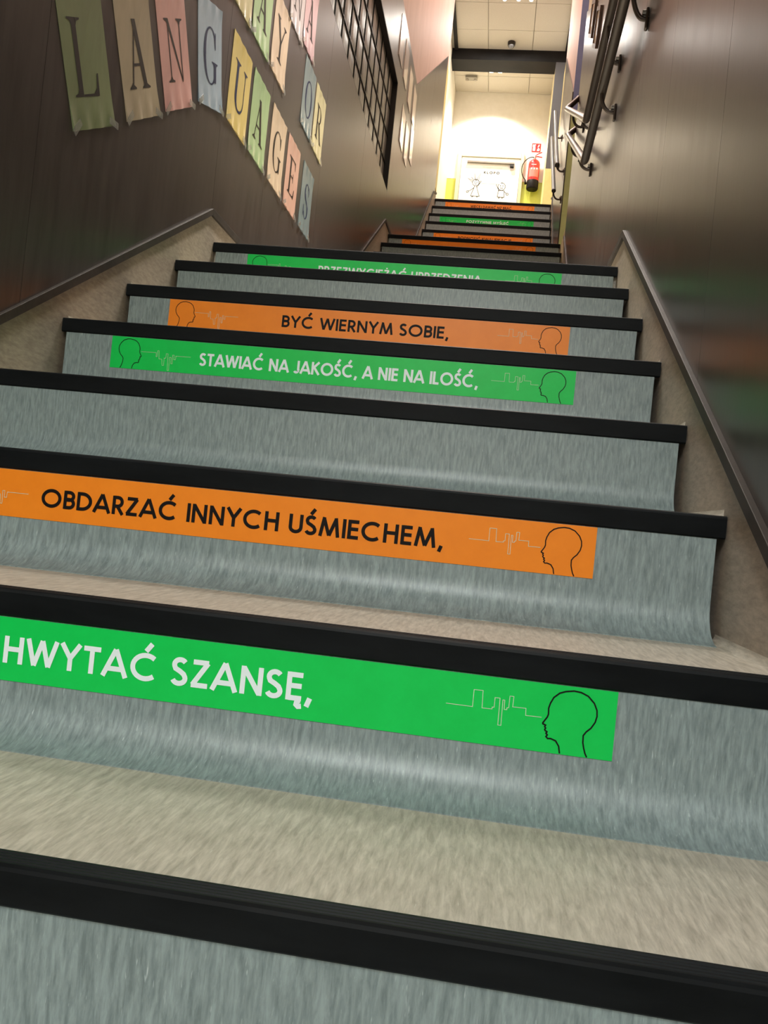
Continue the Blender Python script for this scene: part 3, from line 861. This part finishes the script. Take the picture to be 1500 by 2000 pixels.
# ------------------------------------------------------------------ corridor end: door, extinguisher, signs
FY = 12.495
d1 = thing('door_1', (.46, FY, TOP), 'white door at the top of the stairs with child drawings', None, kind='structure')
fm = MB()
fm.box((-.055, FY - .05, TOP), (.005, FY + .05, 6.17)).box((.925, FY - .05, TOP), (.975, FY + .05, 6.17)).box((.005, FY - .05, 6.085), (.925, FY + .05, 6.17))
fm.obj('door_frame', mat('beige frame paint', (.66, .60, .44), .5), d1, bevel=.004)
box('door_leaf', (.009, FY - .030, TOP + .005), (.921, FY - .0005, 6.08), M['doorpaint'] if 'doorpaint' in M else M.setdefault('doorpaint', mat('white door paint', (.86, .86, .84), .35)), d1, bevel=.002)
cl = box('door_closer', (.10, FY - .075, 5.985), (.83, FY - .0505 + .019, 6.012), M['closer'] if 'closer' in M else M.setdefault('closer', mat('grey closer rail', (.28, .25, .22), .35, .5, .6)), d1, bevel=.002, label='grey closer rail')
box('closer_arm', (.765, FY - .085, 5.935), (.825, FY - .035, 5.975), M['black'], cl, bevel=.004)
box('closer_plate', (.77, FY - .045, 5.905), (.82, FY - .0325, 5.925), M['chrome'], cl)
sg = box('paper_sign', (.344, FY - .0325, 5.675), (.650, FY - .0305, 5.945), mat('thin white paper', (.80, .80, .78), .6), d1, label='white paper sign reading KLOPO')
m = MB()
strokes(m, text_lines('KLOPO', .372, .615, 5.830, .036, .35), .0048, lambda p: (p[0], FY - .0331, p[1]))
m.obj('lettering', M['ink_black'], sg)
tfd = lambda p: (p[0], FY - .0312, p[1])
def draw(name, lines, half=.0036):
    m = MB()
    strokes(m, lines, half, tfd)
    return m.obj(name, M['pen'] if 'pen' in M else M.setdefault('pen', mat('pencil line', (.015, .013, .013), .7, .1)), d1)
draw('girl_drawing', [arc(.262, 5.682, .052, .050, 0, 360, 20),
    [(.215, 5.70), (.19, 5.765), (.232, 5.722)], [(.243, 5.728), (.232, 5.83), (.262, 5.735)], [(.275, 5.735), (.325, 5.835), (.300, 5.718)], [(.308, 5.70), (.405, 5.735), (.312, 5.675)], [(.216, 5.68), (.128, 5.75), (.20, 5.715)],
    [(.245, 5.735), (.262, 5.715), (.285, 5.735)], arc(.262, 5.675, .020, .016, 200, 340, 6), arc(.247, 5.69, .004, .004, 0, 360, 8), arc(.278, 5.69, .004, .004, 0, 360, 8),
    [(.25, 5.632), (.20, 5.47), (.335, 5.47), (.275, 5.632)], [(.215, 5.47), (.225, 5.455), (.245, 5.47)], [(.290, 5.47), (.300, 5.455), (.315, 5.47)], [(.245, 5.605), (.19, 5.56), (.155, 5.545)], arc(.145, 5.535, .016, .014, 0, 360, 10),
    [(.285, 5.61), (.34, 5.70), (.385, 5.775)], [(.36, 5.775), (.42, 5.78)]])
draw('boy_drawing', [arc(.668, 5.640, .056, .058, 0, 360, 20), [(.645, 5.692), (.668, 5.703), (.692, 5.692)], arc(.668, 5.632, .022, .02, 200, 340, 6), arc(.65, 5.652, .004, .004, 0, 360, 8), arc(.686, 5.652, .004, .004, 0, 360, 8),
    [(.625, 5.58), (.615, 5.475), (.72, 5.475), (.712, 5.58), (.625, 5.58)], [(.63, 5.475), (.64, 5.455), (.66, 5.475)], [(.68, 5.475), (.69, 5.455), (.71, 5.475)], [(.715, 5.565), (.75, 5.535)], arc(.765, 5.525, .018, .016, 0, 360, 10),
    [(.635, 5.57), (.585, 5.66), (.60, 5.755)], [(.545, 5.755), (.61, 5.765)], [(.60, 5.755), (.65, 5.74)]])
box('gap', (.9215, FY - .028, TOP), (.9245, FY - .0005, 6.08), M['black'], d1)

# fire extinguisher
ex = thing('fire_extinguisher', (1.135, FY - .10, 5.585), 'red fire extinguisher with black base hanging right of the white door', 'fire extinguisher')
def lathe(prof, cx, cy, n=28):
    m = MB()
    vs, fs = [], []
    for r, z in prof:
        for k in range(n):
            vs.append((cx + r * cos(2 * pi * k / n), cy + r * sin(2 * pi * k / n), z))
    for i in range(len(prof) - 1):
        for k in range(n):
            k2 = (k + 1) % n
            fs.append((i * n + k, i * n + k2, (i + 1) * n + k2, (i + 1) * n + k))
    fs.append(tuple(range(n))[::-1])
    fs.append(tuple((len(prof) - 1) * n + k for k in range(n)))
    return m.add(vs, fs)
ecx, ecy = 1.135, FY - .10
lathe([(.085, 5.70), (.087, 5.72), (.087, 5.98), (.080, 6.01), (.060, 6.035), (.030, 6.052), (.022, 6.06)], ecx, ecy).obj('cylinder', M['red'], ex, smooth=True)
lathe([(.080, 5.585), (.088, 5.595), (.090, 5.61), (.090, 5.715), (.0872, 5.72)], ecx, ecy).obj('base_ring', M['ink_black'], ex, smooth=True)
lathe([(.020, 6.055), (.022, 6.075), (.014, 6.085), (.014, 6.11)], ecx, ecy, 16).obj('valve', M['closer'], ex, smooth=True)
MB().tube([(ecx - .01, ecy, 6.105), (ecx + .03, ecy - .01, 6.135), (ecx + .10, ecy - .02, 6.165)], .010, 8).obj('handle', M['red'], ex, smooth=True)
MB().tube([(ecx - .01, ecy, 6.095), (ecx + .04, ecy - .01, 6.10), (ecx + .11, ecy - .02, 6.085)], .009, 8).obj('lever', M['red'], ex, smooth=True)
hp = [(ecx - .015, ecy, 6.09)] + [(ecx - .02 - .165 * sin(t), ecy - .01, 5.90 + .19 * cos(t) * (1 if t < pi / 2 else 1.1)) for t in [pi * i / 14 * .80 for i in range(1, 15)]]
MB().tube(hp, .007, 8).obj('hose', M['ink_black'], ex, smooth=True)
MB().tube([hp[-1], (ecx - .105, ecy - .03, 5.66)], .014, 8, rr=[.010, .018]).obj('nozzle', M['ink_black'], ex, smooth=True)
lb = MB()
for i in range(8):
    a0, a1 = [math.radians(-90 + (k - 4) * 13) for k in (i, i + 1)]
    r = .0876
    lb.add([(ecx + r * cos(a0), ecy + r * sin(a0), 5.76), (ecx + r * cos(a1), ecy + r * sin(a1), 5.76), (ecx + r * cos(a1), ecy + r * sin(a1), 5.90), (ecx + r * cos(a0), ecy + r * sin(a0), 5.90)], [(0, 1, 2, 3)])
lb.obj('label_plate', mat('pink red label', (.70, .20, .18), .4), ex)
lt = MB()
for i, xx in enumerate((-.045, -.005, .035)):
    lt.add([(ecx + xx, ecy - .0892, 5.868), (ecx + xx + .018, ecy - .0892, 5.868), (ecx + xx + .018, ecy - .0892, 5.892), (ecx + xx, ecy - .0892, 5.892)], [(0, 1, 2, 3)])
lt.add([(ecx - .045, ecy - .0890, 5.94), (ecx + .03, ecy - .0890, 5.94), (ecx + .03, ecy - .0890, 5.948), (ecx - .045, ecy - .0890, 5.948)], [(0, 1, 2, 3)])
lt.obj('print', M['ink_white'], ex)
box('wall_hook', (ecx - .02, ecy + .03, 6.03), (ecx + .02, FY - .0005, 6.06), M['closer'], ex)

# red sign above it
sn = MB().box((1.072, FY - .004, 6.215), (1.209, FY - .0005, 6.352)).obj('fire_sign', M['red'], label='red and white fire extinguisher sign above the extinguisher', category='sign')
m = MB()
X = lambda pts: m.add([(x, FY - .0046, z) for x, z in pts], [tuple(range(len(pts)))])
X([(1.090, 6.235), (1.125, 6.235), (1.125, 6.305), (1.118, 6.315), (1.097, 6.315), (1.090, 6.305)])
X([(1.097, 6.320), (1.128, 6.320), (1.132, 6.338), (1.100, 6.332)])
X([(1.083, 6.30), (1.088, 6.30), (1.095, 6.335), (1.090, 6.338)])
X([(1.152, 6.235), (1.190, 6.235), (1.196, 6.262), (1.176, 6.285), (1.158, 6.262)])
X([(1.160, 6.292), (1.172, 6.290), (1.190, 6.322), (1.182, 6.338), (1.168, 6.318)])
m.obj('pictogram', M['ink_white'], sn)
MB().box((1.085, FY - .0035, 6.172), (1.195, FY - .0005, 6.196)).obj('notice_strip', M['paper'], label='thin white notice strip under the red sign', category='sign')

# ceiling pieces
def dome(x, y, z, r, name, label, cat):
    root = thing(name, (x, y, z - .12), label, cat)
    lathe([(r, z - .05), (r * 1.02, z - .045), (r * 1.05, z - .0065)], x, y, 24).obj('housing', M['ink_brown'], root, smooth=True)
    prof = [(r * .82 * cos(a), z - .05 - r * .9 * sin(a)) for a in [pi / 2 * i / 8 * .98 for i in range(9)]][::-1]
    lathe(prof, x, y, 24).obj('lens', M['glassdome'], root, smooth=True)
    return root
M['glassdome'] = mat('smoked dome', (.10, .10, .10), .08, .8, coat=1)
dome(.640, 11.12, ZC, .052, 'dome_camera', 'small dark dome camera under the ceiling before the beam', 'camera')
def downlight(x, y, z, label, group, r=.035):
    root = thing('downlight', (x, y, z - .03), label, 'lamp', group)
    m = MB()
    n = 24
    vs = [((x + rr * cos(2 * pi * k / n)), y + rr * sin(2 * pi * k / n), zz) for rr, zz in ((r * 1.25, z - .0065), (r * 1.25, z - .012), (r, z - .014), (r, z - .008)) for k in range(n)]
    fs = [(i * n + k, i * n + (k + 1) % n, (i + 1) * n + (k + 1) % n, (i + 1) * n + k) for i in range(3) for k in range(n)]
    m.add(vs, fs).obj('ring', M['chrome'], root, smooth=True)
    lathe([(r * .97, z - .012), (r * .97, z - .008)], x, y, 20).obj('bulb', M['frosted'], root)
    return root
for i, x in enumerate((.525, .705, .865)):
    downlight(x, 10.17, ZC, ('left', 'middle', 'right')[i] + ' one of three tiny bright lamps at the top edge of the picture', 'three small lamps in the near ceiling', .022)
for i, x in enumerate((.36, .49)):
    downlight(x, 11.86, ZC, ('left', 'right')[i] + ' one of the two glaring lamps just under the dark beam', 'two glaring lamps before the far wall', .05)
em = thing('emergency_light', (.06, 12.05, ZC - .06), 'small grey twin emergency light on the far ceiling, left of the glaring lamps', 'lamp')
box('housing', (-.03, 12.0, ZC - .045), (.15, 12.10, ZC - .0065), M['greyplastic'] if 'greyplastic' in M else M.setdefault('greyplastic', mat('grey plastic', (.35, .33, .28), .5)), em, bevel=.005)
for x in (0.0, .12):
    lathe([(.022, ZC - .062), (.022, ZC - .045)], x, 12.05, 16).obj('lens', M['chrome'], em)
# lamps off-frame that light the lower flights: real housings under the low ceiling
for y, zc, l in ((-2.3, ZH, 'tube lamp in the hall behind the camera, nearer the stairs'), (-4.0, ZH, 'tube lamp in the hall behind the camera, farther back'), (2.9, ZL, 'tube lamp over the first landing')):
    t = thing('ceiling_lamp', (.67, y, zc - .06), l, 'lamp')
    box('housing', (.52, y - .61, zc - .045), (.82, y + .61, zc - .0005), M['white'], t, bevel=.004)
    box('diffuser', (.54, y - .59, zc - .055), (.80, y + .59, zc - .045), M['frosted_cool'], t)
